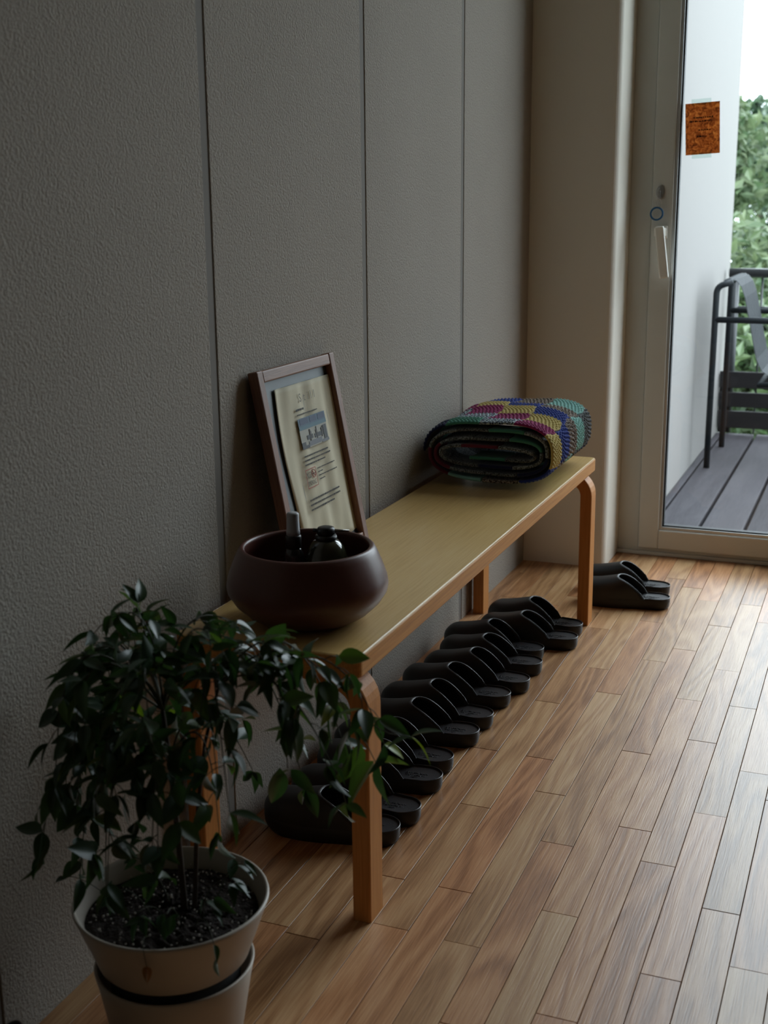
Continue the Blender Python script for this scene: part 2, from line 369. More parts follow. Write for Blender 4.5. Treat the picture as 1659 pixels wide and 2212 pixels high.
# key ring hanging from the lock (its own thing)
kr = empty('key_ring', (.344, SY-.017, 1.09)); tag(kr, 'blue wire key ring hanging from the lock of the glass door', 'key ring')
tube('wire_loop', [(.006*math.cos(a)+.001, 0, -.012+.012*math.sin(a)) for a in [2*PI*k/20 for k in range(21)]], .0007, M_STEEL, kr, 6)
tube('ring', [(.0175*math.cos(a)-.004, .002*math.sin(a), -.043+.0175*math.sin(a)) for a in [2*PI*k/40 for k in range(41)]], 0.0028, M_BLUE, kr, 8)
# fixed window right of the door
w1 = empty('window_1', (1.30, SY, 0)); tag(w1, 'fixed glazed panel right of the glass door', kind='structure')
def wp(name, lo, hi, mat, bev=.002):
    off = Vector((1.30, SY, 0)); return box(name, [a-b for a, b in zip(lo, off)], [a-b for a, b in zip(hi, off)], mat, w1, bev, 2)
wp('mullion', (1.2345, YD-.012, .0215), (1.30, YD+.10, DT-.0505), M_FRAME)
wp('sill', (1.301, YD-.014, -.02), (DX1, YD+.10, .021), M_FRAME)
wp('head', (1.301, YD-.012, DT-.05), (DX1, YD+.10, DT), M_FRAME)
wp('jamb', (1.88, YD-.012, .0215), (DX1, YD+.10, DT-.0505), M_FRAME)
wp('bottom_rail', (1.301, SY+.03, .0215), (1.879, SY+.085, .09), M_FRAME)
wp('glass_pane', (1.301, SY+.055, .091), (1.879, SY+.061, DT-.051), M_GLASS, 0)

# ------------------------------------------------------------------ OUTSIDE
DZ = -.05
ex = box('wall_exterior', (.0, YD+.146, -3.5), (.235, 5.06, 3.3), M_EXT); tag(ex, 'white rendered exterior wall flanking the deck', kind='structure')
tag(box('trim_1', (.236, YD+.105, -.09), (3.2, YD+.155, .012), M_FRAME), 'outer threshold strip below the glass door', kind='structure')
dk = box('floor_deck', (.236, YD+.157, -.14), (3.2, 4.86, -.085), M_SUB); tag(dk, 'grey weathered balcony deck boards outside the glass door', kind='structure')
xs = [.237, .266] + [.428+.156*k for k in range(18)]
for k in range(len(xs)-1):
    g = .0065 if k else .002
    box('deck_board', (xs[k]+(g if k else 0), YD+.160, -.085), (xs[k+1]-g, 4.845, DZ), M_DECK, dk, .003, 1, origin=((xs[k]+xs[k+1])/2, 3.6, DZ))
tag(box('ground', (-14, 5.2, -3.6), (16, 40, -3.5), M_GROUND), 'green garden ground far below the deck', kind='structure')
# railing
rl = empty('balcony_railing', (.26, 4.87, DZ)); tag(rl, 'black railing with low dark boards at the end of the deck', 'railing')
def rp(pts): return [(a-.26, b-4.87, c-DZ) for a, b, c in pts]
tube('top_rail', rp([(.255, 4.87, .745), (3.1, 4.87, .745)]), .023, M_BLACKM, rl, 12)
tube('middle_rail', rp([(.255, 4.87, .57), (3.1, 4.87, .57)]), .014, M_BLACKM, rl, 10)
for k in range(5): tube('post', rp([(.29+.70*k, 4.87, DZ), (.29+.70*k, 4.87, .735)]), .017, M_BLACKM, rl, 10)
for k in range(20):
    x = .415+.14*k
    tube('baluster', rp([(x, 4.87, DZ), (x, 4.87, .735)]), .006, M_BLACKM, rl, 6)
for z0, z1 in ((.180, .262), (.084, .158), (-.022, .064)):
    o = box('board', (-.02, -.035, z0-DZ), (2.84, -.018, z1-DZ), M_BOARDB, rl, .002)
box('board_post', (-.021, -.017, 0), (.02, .012, .30), M_BOARDB, rl, .002)

# outdoor chair with curved slats
ch = empty('outdoor_chair', (.31, 3.93, DZ)); tag(ch, 'charcoal metal outdoor armchair with curved slatted back on the deck', 'chair')
CW = .52
def rounded(pts, r=.03, n=5):
    out = [Vector(pts[0])]
    for i in range(1, len(pts)-1):
        p, a, b = Vector(pts[i]), Vector(pts[i-1]), Vector(pts[i+1])
        d0 = (a-p).normalized()*r; d1_ = (b-p).normalized()*r
        for k in range(n+1):
            t = k/n; out.append((1-t)**2*(p+d0)+2*t*(1-t)*p+t*t*(p+d1_))
    out.append(Vector(pts[-1])); return out
for s in (0, 1):
    y = CW*s
    tube('back_leg', rounded([(0, y, 0), (.004, y, .785), (.07, y, .805)], .03), .0135, M_CHARC, ch, 10)
    tube('front_leg', [(.60, y, 0), (.585, y, .64)], .0135, M_CHARC, ch, 10)
    tube('arm', [(.0, y, .645), (.60, y, .645)], .0135, M_CHARC, ch, 10)
    tube('seat_rail', [(.20, y, .373), (.60, y, .40)], .011, M_CHARC, ch, 8)
tube('crossbar', [(.20, 0, .373), (.20, CW, .373)], .010, M_CHARC, ch, 8)
tube('crossbar', [(.595, 0, .40), (.595, CW, .40)], .010, M_CHARC, ch, 8)
tube('crossbar', [(.035, 0, .797), (.035, CW, .797)], .010, M_CHARC, ch, 8)
prof = [(.03, .806), (.055, .814), (.08, .808), (.10, .785), (.118, .74), (.14, .65), (.16, .56), (.18, .48), (.205, .43), (.245, .405), (.31, .40), (.40, .412), (.50, .425), (.56, .427), (.60, .415), (.615, .39)]
NS = 10
for k in range(NS):
    y0 = .018+(CW-.036)*k/NS; y1 = y0+(CW-.036)/NS-.017
    V = []; F = []
    for i, (x, z) in enumerate(prof):
        a = prof[max(i-1, 0)]; b = prof[min(i+1, len(prof)-1)]
        t = Vector((b[0]-a[0], b[1]-a[1])).normalized(); nx, nz = -t.y*.0055, t.x*.0055; q_ = (y1-y0)*.3
        V += [(x, y0, z), (x+nx*.8, y0+q_*.5, z+nz*.8), (x+nx, (y0+y1)/2, z+nz), (x+nx*.8, y1-q_*.5, z+nz*.8), (x, y1, z), (x-nx*.3, (y0+y1)/2, z-nz*.3)]
    for i in range(len(prof)-1):
        for q in range(6): F.append((i*6+q, i*6+(q+1) % 6, i*6+6+(q+1) % 6, i*6+6+q))
    F += [(5, 4, 3, 2, 1, 0), tuple(len(V)-6+q for q in range(6))]
    link('slat', mesh('slat', V, F), M_CHARC, ch)

# trees beyond the railing
def tree(x, y, top, rad, mat, label, n, seed, lean=0):
    R = random.Random(seed); base = -3.5; H = top-base
    t = empty('leafy_tree', (x, y, base)); tag(t, label, 'tree', 'trees beyond the balcony')
    tr = [(0, 0, 0), (.05*R.uniform(-1, 1), .05, H*.4), (lean*.5, .02, H*.75), (lean, 0, H*.93)]
    tube('trunk', tr, [.09, .07, .045, .015], M_BARK, t, 8)
    V = []; F = []
    blobs = [(R.gauss(0, rad*.42), R.gauss(0, rad*.42), H*R.uniform(.30, .9), rad*R.uniform(.28, .5)) for _ in range(26)] + [(lean, 0, H*.95, rad*.22), (lean, 0, H*.86, rad*.34)]
    for i in range(n):
        b = R.choice(blobs); d = Vector((R.gauss(0, 1), R.gauss(0, 1), R.gauss(0, 1))).normalized()*b[3]*R.uniform(.55, 1)
        p = Vector(b[:3])+d
        L = R.uniform(.09, .17); W = L*R.uniform(.36, .55)
        a = Vector((R.gauss(0, 1), R.gauss(0, 1), R.gauss(-.5, .7))).normalized(); s = a.cross(Vector((R.gauss(0, 1), R.gauss(0, 1), R.gauss(0, 1)))).normalized()
        nn = a.cross(s)*L*.12
        k = len(V); V += [p, p+a*L*.5+s*W*.5+nn, p+a*L, p+a*L*.5-s*W*.5+nn]; F += [(k, k+1, k+2), (k, k+2, k+3)]
    link('foliage', mesh('foliage', V, F), mat, t)['kind'] = 'stuff'
tree(-.42, 9.9, 2.05, 1.0, M_TREE[2], 'pale green tree reaching highest beside the white exterior wall', 12000, 1, -.02)
tree(-.25, 13.6, 2.30, 1.2, M_TREE[1], 'darker green tree standing farther off behind the pale one', 12000, 2, -.35)
tree(-.05, 7.2, .62, .85, M_TREE[0], 'low mid green shrub tree close behind the railing', 10000, 3)
tree(2.5, 10.4, 1.6, 1.1, M_TREE[0], 'mid green tree further right beyond the railing', 6000, 4)
tree(5.6, 11.0, 2.2, 1.2, M_TREE[1], 'tall dark tree at the far right of the garden', 5000, 5)
tree(2.6, 7.0, .2, .8, M_TREE[2], 'low pale shrub beyond the railing to the right', 4500, 6)

# ------------------------------------------------------------------ BENCH
BX0, BX1, BL, BH, BT = .016, .3242, 1.5715, .44, .0335
be = empty('bench', ((BX0+BX1)/2, BL/2, 0)); tag(be, 'long honey birch bench with bent legs along the stucco wall', 'bench')
def bo(p): return (p[0]-(BX0+BX1)/2, p[1]-BL/2, p[2])
def rrect(x0, y0, x1, y1, r, n=5):
    P = []
    for cx, cy, a in ((x1-r, y0+r, -PI/2), (x1-r, y1-r, 0), (x0+r, y1-r, PI/2), (x0+r, y0+r, PI)):
        for k in range(n+1): g = a+PI/2*k/n; P.append((cx+r*math.cos(g), cy+r*math.sin(g)))
    return P
w2, l2 = (BX1-BX0)/2, BL/2
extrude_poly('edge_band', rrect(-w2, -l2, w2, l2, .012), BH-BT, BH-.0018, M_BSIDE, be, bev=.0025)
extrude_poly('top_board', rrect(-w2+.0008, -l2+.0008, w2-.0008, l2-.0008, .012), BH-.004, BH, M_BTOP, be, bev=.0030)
def leg_profile(side):
    # bent strip in x-z, outer face at side*(w2+.004)
    th = .030; ro = .060; ztop = BH-BT; X = w2+.004
    outer = [(X, 0)] + [(X-ro+ro*math.cos(a), ztop-ro+ro*math.sin(a)) for a in [PI/2*k/8 for k in range(9)]] + [(X-.16, ztop)]
    ri = ro-th
    inner = [(X-th, 0)] + [(X-ro+ri*math.cos(a), ztop-ro+ri*math.sin(a)) for a in [PI/2*k/8 for k in range(9)]] + [(X-.16, ztop-.008)]
    return [(side*x, z) for x, z in outer], [(side*x, z) for x, z in inner]
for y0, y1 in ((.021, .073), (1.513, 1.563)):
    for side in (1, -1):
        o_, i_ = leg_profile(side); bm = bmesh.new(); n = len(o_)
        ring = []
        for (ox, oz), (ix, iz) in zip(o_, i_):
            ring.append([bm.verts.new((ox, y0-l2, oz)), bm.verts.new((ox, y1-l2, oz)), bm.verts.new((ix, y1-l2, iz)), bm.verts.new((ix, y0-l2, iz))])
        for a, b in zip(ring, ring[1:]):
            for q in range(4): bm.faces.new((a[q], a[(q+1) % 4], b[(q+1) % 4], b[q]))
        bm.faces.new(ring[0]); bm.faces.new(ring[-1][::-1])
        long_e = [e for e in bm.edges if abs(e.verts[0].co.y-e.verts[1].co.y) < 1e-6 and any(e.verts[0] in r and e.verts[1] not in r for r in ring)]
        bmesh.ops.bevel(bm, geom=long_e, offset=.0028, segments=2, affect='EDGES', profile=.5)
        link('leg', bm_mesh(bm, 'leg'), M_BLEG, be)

# ------------------------------------------------------------------ CLOGS
CLN = .252
def smoothstep(t): t = max(0, min(1, t)); return t*t*(3-2*t)
def half_width(s):       # s in 0 (heel) .. 1 (toe)
    heel = .0335; fore = .0455
    base = heel + (fore-heel)*smoothstep((s-.25)/.45)
    e = 1.0
    if s < .14: e = math.sqrt(max(0, 1-((.14-s)/.14)**2))
    if s > .76: e = max(0, 1-((s-.76)/.24)**2.4)**.5
    return base*e
def axis_bend(s, foot): return foot*.008*math.sin(PI*max(0, s-.15)/.85)
def clog_meshes(foot):
    d = {}
    N = 44
    ss = [.5-.5*math.cos(PI*k/N) for k in range(N+1)]
    left = [(s*CLN, axis_bend(s, foot)+half_width(s)) for s in ss]; right = [(s*CLN, axis_bend(s, foot)-half_width(s)) for s in ss]
    outline = left + right[::-1][1:-1]
    # sole: lathe-like stack of outlines, undercut at the ground, lip at the top
    cx = .5*CLN
    def scaled(k, z, dz=None): 
        out = []
        for x, y in outline:
            s = x/CLN; yc = axis_bend(s, foot)
            zz = z + (.004*smoothstep((s-.62)/.38) if z > .002 else .006*smoothstep((s-.80)/.20) + .002*smoothstep((.1-s)/.1))
            out.append((cx+(x-cx)*(1-(1-k)*.35), yc+(y-yc)*k, zz))
        return out
    rings = [scaled(.90, 0), scaled(.94, .004), scaled(.985, .010), scaled(1.0, .018), scaled(1.0, .029), scaled(.985, .0305), scaled(.955, .0305), scaled(.945, .028)]
    V = []; F = []; n = len(outline)
    for r in rings: V += r
    for i in range(len(rings)-1):
        for k in range(n): F.append((i*n+k, i*n+(k+1) % n, (i+1)*n+(k+1) % n, (i+1)*n+k))
    F.append(tuple(range(n-1, -1, -1)))
    d['sole'] = mesh('sole', V, F, True); d['sole'].materials.append(M_RUBBER)
    # footbed: dished inner surface
    V = []; F = []; m = 8
    for i, s in enumerate(ss):
        yc = axis_bend(s, foot); hw = half_width(s)*.95
        for j in range(m+1):
            q = -1+2*j/m
            V.append((cx+(s*CLN-cx)*.982, yc+hw*q, .0285-.003*(1-q*q)*(1-abs(2*s-1)**3)+.003*smoothstep((s-.62)/.38)))
    for i in range(N):
        for j in range(m): a = i*(m+1)+j; F.append((a, a+m+1, a+m+2, a+1))
    d['footbed'] = mesh('footbed', V, F, True); d['footbed'].materials.append(M_RUBBER2)
    # upper shell
    def H(s):    # crown height above the sole edge
        a = .058-.022*smoothstep((s-.42)/.5)
        if s < .60: a += .010*smoothstep((.60-s)/.25)
        if s > .86: a *= math.sqrt(max(0, 1-((s-.86)/.14)**2))
        return a
    NT, NSs = 22, 26; V = []; F = []; Vi = []
    rim = []
    for a in range(NT+1):
        th = PI*a/NT; c, sn = math.cos(th), math.sin(th)
        cs = math.copysign(abs(c)**.72, c); sz = abs(sn)**.80
        s0 = .255 + .30*sz**1.25
        for b in range(NSs+1):
            t = b/NSs; s = s0+(1-s0)*(1-(1-t)**1.5)
            s = min(s, 1.0); hw = half_width(s); yc = axis_bend(s, foot); h = H(s)
            zb = .030+.004*smoothstep((s-.62)/.38)
            bulge = 1+.05*math.sin(th)**2*smoothstep((s-.5)/.3)
            for off, arr in ((0, V), (.0045, Vi)):
                arr.append((s*CLN-off*.6*(s > .95), yc+max(0, hw*1.0*min(bulge, 1)-off)*cs, zb-.003*(sz < .02)+max(0, h-off)*sz))
        rim.append(((V[-(NSs+1)][0]+Vi[-(NSs+1)][0])/2, (V[-(NSs+1)][1]+Vi[-(NSs+1)][1])/2, (V[-(NSs+1)][2]+Vi[-(NSs+1)][2])/2))
    n1 = len(V); W_ = NSs+1
    for a in range(NT):
        for b in range(NSs):
            i = a*W_+b; F.append((i, i+1, i+W_+1, i+W_)); F.append((n1+i, n1+i+W_, n1+i+W_+1, n1+i+1))
        i = a*W_; F.append((i, i+W_, n1+i+W_, n1+i))
    d['upper'] = mesh('upper', V+Vi, F, True); d['upper'].materials.append(M_RUBBER)
    # moulded lip along the opening, then round the heel
    heel = []
    hs = [k/14 for k in range(15)]
    for s in [.245*(1-math.sin(PI/2*k/12)) for k in range(13)]:
        heel.append((s*CLN+ (0), axis_bend(s, foot), half_width(s), .0305))
    loop = list(rim)
    left_end = [(cx+(x-cx)*.995, yc-hw*.985, z) for x, yc, hw, z in heel]
    right_end = [(cx+(x-cx)*.995, yc+hw*.985, z) for x, yc, hw, z in heel][::-1]
    full = loop + left_end + right_end[1:] + [loop[0]]
    Vt, Ft = tube_geo(full, .0014, 6, False)
    d['lip'] = mesh('lip', Vt, Ft, True); d['lip'].materials.append(M_RIM)
    # embossed mark on the heel: raised illegible strokes in two short arcs
    R = random.Random(5); bm = bmesh.new()
    for row, (n, yo, wd) in enumerate(((13, .0045, .040), (15, -.0055, .046), (6, .0125, .014))):
        for k in range(n):
            x = .050+ (k-(n-1)/2)*wd/n; y = yo
            q = R.uniform(-.35, .35); hgt = R.uniform(.0032, .0058)
            mtx = Matrix.Translation((x, y+axis_bend(.2, foot), .0268)) @ Matrix.Rotation(q, 4, 'Z') @ Matrix.Diagonal((.0009, hgt, .0016, 1))
            bmesh.ops.create_cube(bm, size=1, matrix=mtx)
            if R.random() < .6:
                mtx = Matrix.Translation((x+.001, y+axis_bend(.2, foot)+R.choice((-.0018, 0, .0018)), .0268)) @ Matrix.Diagonal((.0024, .0009, .0016, 1)); bmesh.ops.create_cube(bm, size=1, matrix=mtx)
    d['embossed_mark'] = bm_mesh(bm, 'embossed_mark'); d['embossed_mark'].materials.append(M_RUBBER2)
    return d
CM = {1: clog_meshes(1), -1: clog_meshes(-1)}
heels = [(.279, .270), (.288, .349), (.283, .482), (.276, .566), (.285, .706), (.287, .797), (.289, .920), (.306, 1.018), (.304, 1.135), (.284, 1.228), (.342, 1.337), (.331, 1.436), (.504, 1.737), (.486, 1.850)]
rots = [2, -1, 1, -2, 2, 0, -1, 1, 0, 1, 2, -1, 2, 1]
where = ['nearest the front bench leg', 'second from the front bench leg', 'third from the front bench leg', 'fourth from the front bench leg', 'fifth from the front bench leg', 'sixth from the front bench leg',
         'seventh from the front bench leg', 'sixth from the far bench leg', 'fifth from the far bench leg with its toe by the wall', 'fourth from the far bench leg', 'second from the far bench leg, before the last', 'last under the bench, touching the far leg']
for i, ((hx_, hy_), rz) in enumerate(zip(heels, rots)):
    foot = 1 if i % 2 == 0 else -1
    c = empty('clog', (hx_, hy_, 0), PI+math.radians(rz)); m = CM[foot]
    if i < 12:
        lab = 'black rubber clog under the bench, ' + ['nearest of the row to the camera', 'second of the row from the camera', 'third of the row from the camera', 'fourth of the row from the camera', 'fifth of the row from the camera', 'sixth of the row from the camera', 'seventh of the row from the camera', 'eighth of the row from the camera', 'ninth of the row from the camera', 'third from the far end of the row', 'second from the far end of the row', 'farthest of the row by the far leg'][i]
        grp = 'black clogs lined up under the bench'
    else:
        lab = ['nearer black clog of the pair beyond the bench by the glass door', 'farther black clog of the pair beyond the bench by the glass door'][i-12]; grp = 'black clogs by the glass door'
    tag(c, lab, 'clog', grp)
    link('sole', m['sole'], None, c)
    up = link('upper', m['upper'], None, c); link('lip', m['lip'], None, up)
    fb = link('footbed', m['footbed'], None, c); link('embossed_mark', m['embossed_mark'], None, fb)

# ------------------------------------------------------------------ BOWL AND ITS BOTTLES
BC = (.178, .140)
bw = lathe('bowl', [(0, 0), (.060, 0), (.078, .003), (.097, .014), (.115, .031), (.1255, .048), (.1275, .058), (.1255, .070), (.1185, .090), (.1105, .109), (.1065, .1165), (.1035, .1195), (.100, .1195), (.0975, .117), (.098, .112), (.106, .092), (.113, .068), (.112, .052), (.103, .034), (.085, .018), (.06, .011), (0, .010)], M_BOWL)
bw.location = (*BC, BH+.0002); tag(bw, 'dark maroon round bowl standing at the near end of the bench', 'bowl')
M_OLIVE = plain('olive_enamel', (.040, .042, .022), .16, coat=.6)
M_BLKPL = plain('black_plastic', (.010, .010, .011), .35)
M_CAP = plain('smoky_cap', (.42, .42, .44), .3)
M_DKBOT = plain('smoky_dark_bottle', (.022, .022, .022), .18, coat=.3)
zb = BH+.0108
sb = empty('spray_bottle', (.150, .150, zb)); tag(sb, 'small dark spray bottle with smoky grey cap in the bowl', 'bottle')
lathe('body', [(0, 0), (.015, 0), (.0165, .002), (.0165, .082), (.0155, .090), (.012, .097), (.010, .100), (0, .100)], M_DKBOT, sb, 32)
lathe('collar', [(0, .098), (.0105, .098), (.0125, .100), (.0125, .118), (.0115, .120), (0, .120)], M_BLKPL, sb, 28)
lathe('cap', [(0, .1195), (.0108, .1195), (.0108, .127), (.0103, .128), (.0097, .154), (.0085, .156), (0, .156)], M_CAP, sb, 28)
ob = empty('olive_bottle', (.192, .182, zb)); tag(ob, 'olive green round canister bottle with black nozzle cap in the bowl', 'bottle')
lathe('body', [(0, 0), (.034, 0), (.0358, .002), (.0358, .074), (.035, .080), (.0325, .084), (.0318, .086), (.028, .097), (.021, .106), (.015, .110), (0, .110)], M_OLIVE, ob, 48)
lathe('collar', [(0, .108), (.0165, .108), (.018, .111), (.0165, .116), (0, .116)], M_BLKPL, ob, 28)
lathe('cap', [(0, .115), (.012, .115), (.0145, .118), (.0145, .125), (.013, .128), (.009, .1295), (0, .1295)], M_BLKPL, ob, 28)
tube('nozzle', [(.010, .006, .1215), (.018, .010, .1220), (.033, .017, .1215)], [.0035, .0024, .0014], M_STEEL, ob, 8)
tube('lug', [(-.010, -.004, .1225), (-.019, -.007, .124)], .003, M_BLKPL, ob, 8)
lm = text_mesh('IIS', .008, extrude=.0001, align='CENTER'); 
ov = empty('oval_mark'); ov.parent = ob; ov.rotation_euler = (PI/2, 0, math.radians(42)); ov.location = (0.0361*math.sin(math.radians(42)), -0.0361*math.cos(math.radians(42)), .066)
M_PALEPRINT = plain('pale_print', (.20, .20, .17), .5)
link('lettering', lm, M_PALEPRINT, ov).location = (0, -.003, 0)
tube('oval_outline', [(.011*math.cos(2*PI*k/28), .0062*math.sin(2*PI*k/28), -.0010*(math.cos(2*PI*k/28)**2)) for k in range(29)], .0003, M_PALEPRINT, ov, 5)

# ------------------------------------------------------------------ FRAMED NOTICE
fr = empty('framed_notice')
xb_, xt_, zb_, zt_ = .092, .022, BH+.0042, .806
dv = Vector((xt_-xb_, 0, zt_-zb_)); FH = dv.length; dv.normalize(); uv_ = Vector((0, 1, 0)); nv = uv_.cross(dv)
fr.matrix_world = Matrix(((uv_.x, dv.x, nv.x, xb_), (uv_.y, dv.y, nv.y, .288), (uv_.z, dv.z, nv.z, zb_), (0, 0, 0, 1)))
tag(fr, 'brown wooden framed notice leaning on the stucco wall behind the bowl', 'picture frame')
FW = .314; BWD = .021; TH = .019
def bar(lo, hi, m): return box('frame_bar', lo, hi, m, fr, .0025, 2, origin=[(a+b)/2 for a, b in zip(lo, hi)])
bar((0, 0, -TH), (BWD, FH, 0), M_WALNUT); bar((FW-BWD, 0, -TH), (FW, FH, 0), M_WALNUT)
bar((BWD, FH-BWD, -TH), (FW-BWD, FH-.001, -.0008), M_WALNUTX); bar((BWD, .001, -TH), (FW-BWD, BWD, -.0008), M_WALNUTX)
M_BACK = plain('slate_backing', (.070, .090, .098), .45, mottled=.35)
box('backing', (BWD-.002, BWD-.002, -TH+.002), (FW-BWD+.002, FH-BWD+.002, -TH+.006), M_BACK, fr)
def paper_mat():
    m, n, l, b = new_mat('cream_paper'); b.inputs['Base Color'].default_value = (.66, .60, .44, 1); b.inputs['Roughness'].default_value = .8
    return m
M_PAPER = paper_mat()
PX0, PX1, PY0, PY1 = .066, .290, .030, .330
V = []; F = []; nu, nv_ = 24, 30
def pz(u, v): return -TH+.0085+.0016*math.sin(u*17+v*3)+.0010*math.sin(u*31-v*5)
for j in range(nv_+1):
    for i in range(nu+1):
        u, v = i/nu, j/nv_
        x = PX0+(PX1-PX0)*u + (.010*math.sin(PI*v)*-1.0+.004*math.sin(2*PI*v))*(1-u)+.004*(1-v)*u
        V.append((x, PY0+(PY1-PY0)*v, pz(u, v)))
for j in range(nv_):
    for i in range(nu): a = j*(nu+1)+i; F.append((a, a+1, a+nu+2, a+nu+1))
bmp = bmesh.new(); me = mesh('notice_sheet', V, F, True); bmp.from_mesh(me); bpy.data.meshes.remove(me)
bmesh.ops.solidify(bmp, geom=bmp.faces[:], thickness=.0003)
sheet = link('notice_sheet', bm_mesh(bmp, 'notice_sheet', True), M_PAPER, fr)
M_INK = plain('black_ink', (.03, .028, .028), .7); M_INKG = plain('grey_ink', (.16, .15, .12), .7); M_RED = plain('red_ink', (.42, .05, .05), .7)
PZ = -TH+.0116
def rect_bm(bm, x0, y0, x1, y1, z=0, th=.0002): box_bm(bm, (x0, y0, z), (x1, y1, z+th))
def printed(name, rects, mat, z=PZ, parent=sheet):
    bm = bmesh.new()
    for r in rects: rect_bm(bm, *r, z)
    return link(name, bm_mesh(bm, name), mat, parent)
YO = -.288
t1 = link('title_lettering', text_mesh('S t i l l', .021, spacing=1.15), M_INKG, sheet); t1.location = (.436+YO, .297, PZ)
R = random.Random(2)
def textline(x0, x1, y, h=.0024):
    out = []; x = x0
    while x < x1:
        wd = R.uniform(.0015, .0036); out.append((x, y-h/2*R.uniform(.7, 1), min(x+wd, x1), y+h/2*R.uniform(.7, 1))); x += wd+R.uniform(.0004, .0012)
    return out
L_ = textline(.415+YO, .447+YO, .284, .004)+textline(.416+YO, .50+YO, .275)
for k, (a, b) in enumerate(((.414, .515), (.412, .52), (.41, .495))): L_ += textline(a+YO, b+YO, .200-.0075*k, .003)
for k, (a, b) in enumerate(((.455, .53), (.455, .475), (.456, .535), (.456, .48))): L_ += textline(a+YO, b+YO, .172-.0068*k, .0022)
for k, (a, b) in enumerate(((.402, .53), (.40, .53), (.40, .50))): L_ += textline(a+YO, b+YO, .122-.0085*k, .0034)
printed('printed_lines', L_, M_INK)['kind'] = 'stuff'
# no-smoking box
bx0, by0, bx1, by1 = .405+YO, .143, .447+YO, .177
e_ = .0011
printed('sign_border', [(bx0, by0, bx1, by0+e_), (bx0, by1-e_, bx1, by1), (bx0, by0, bx0+e_, by1), (bx1-e_, by0, bx1, by1)], M_RED)
q = link('no_lettering', text_mesh('NO', .0165), M_INK, sheet); q.location = (bx0+.0028, by0+.0175, PZ); q.scale = (.72, 1.0, 1)
q = link('smoking_lettering', text_mesh('SMOKING', .0118), M_INK, sheet); q.location = (bx0+.0022, by0+.0045, PZ); q.scale = (.68, 1.0, 1)
cxr, cyr = bx0+.0315, by0+.0235
tube('prohibition_ring', [(cxr+.0072*math.cos(2*PI*k/24), cyr+.0072*math.sin(2*PI*k/24), PZ) for k in range(25)], .0006, M_RED, sheet, 5)
tube('prohibition_bar', [(cxr-.005, cyr+.005, PZ), (cxr+.005, cyr-.005, PZ)], .0006, M_RED, sheet, 5)
printed('cigarette_mark', [(cxr-.005, cyr-.0008, cxr+.005, cyr+.0008)], M_INK)
# small printed photograph
ix0, iy0, ix1, iy1 = .413+YO, .213, .526+YO, .268
pic = printed('printed_photo', [(ix0, iy0, ix1, iy1)], plain('photo_cream', (.38, .37, .31), .6))
zp = PZ+.0003
def pr(mat, rects, k=0):
    W_, H_ = ix1-ix0, iy1-iy0
    printed('photo_shape', [(ix0+a*W_, iy0+b*H_, ix0+c*W_, iy0+d_*H_) for a, b, c, d_ in rects], mat, zp+.0003*k, sheet)
pr(plain('photo_blue', (.055, .12, .19), .6), [(0, .66, 1, 1)])
pr(plain('photo_teal', (.07, .17, .22), .6), [(0, .62, 1, .74)], 1)
pr(plain('photo_dark_blue', (.03, .06, .13), .6), [(.06, .79, .36, .97), (.42, .79, .66, .97), (.72, .79, .96, .97)], 1)
pr(plain('photo_shadow', (.035, .04, .045), .6), [(.22, .26, .44, .40), (.5, .24, .76, .38), (.84, .1, .96, .56), (0, 0, .14, .22), (.14, 0, .26, .1)], 1)
pr(plain('photo_grey', (.16, .17, .19), .6), [(.26, .04, .74, .2), (.74, .0, 1, .10)], 1)
pr(plain('photo_trunk', (.06, .05, .045), .6), [(.33, .2, .36, .58), (.37, .3, .385, .52), (.58, .2, .60, .60), (.55, .3, .57, .5), (.76, .2, .79, .5), (.80, .25, .82, .55)], 2)

# ------------------------------------------------------------------ NOTICE ON THE DOOR GLASS
M_CORK = None
def cork():
    m, n, l, b = new_mat('rust_brown_paper'); g = n.new('ShaderNodeTexCoord')
    no = n.new('ShaderNodeTexNoise'); no.inputs['Scale'].default_value = 95; no.inputs['Detail'].default_value = 5; no.inputs['Distortion'].default_value = 1.2
    l.new(g.outputs['Object'], no.inputs['Vector']); r = ramp(n, [(.30, (.24, .095, .035)), (.5, (.50, .22, .080)), (.72, (.72, .40, .16))]); l.new(no.outputs['Fac'], r.inputs[0]); l.new(r.outputs[0], b.inputs['Base Color']); b.inputs['Roughness'].default_value = .7
    tr = n.new('ShaderNodeBsdfTranslucent'); l.new(r.outputs[0], tr.inputs[0]); mx = n.new('ShaderNodeMixShader'); mx.inputs[0].default_value = .6
    l.new(b.outputs[0], mx.inputs[1]); l.new(tr.outputs[0], mx.inputs[2]); l.new(mx.outputs[0], n['Material Output'].inputs[0])
    return m
ny = SY+.0192
no_ = empty('door_notice', (.455, ny, 1.285)); tag(no_, 'rust brown paper notice taped to the door glass', 'notice'); no_.rotation_euler = (0, math.radians(-3.0), 0)
box('sheet', (-.0485, -.0005, -.0715), (.0485, 0, .0715), cork(), no_)
M_INKB = plain('dark_brown_ink', (.05, .018, .010), .7)
ink = []
for z, a, b in ((.031, -.026, .030), (.021, -.036, .024), (-.004, -.012, .022), (-.022, -.016, .012)):
    x = a
    while x < b:
        wd = R.uniform(.003, .007); ink.append((x, z-R.uniform(.001, .0024), min(x+wd, b), z+R.uniform(.001, .0024))); x += wd+R.uniform(.0006, .0022)
bm = bmesh.new()
for a, b, c_, d_ in ink: box_bm(bm, (a, -.0008, b), (c_, -.0005, d_))
link('handwriting', bm_mesh(bm, 'handwriting'), M_INKB, no_)['kind'] = 'stuff'
M_TAPE = glass_mat('clear_tape', (.86, .92, .90), .6)
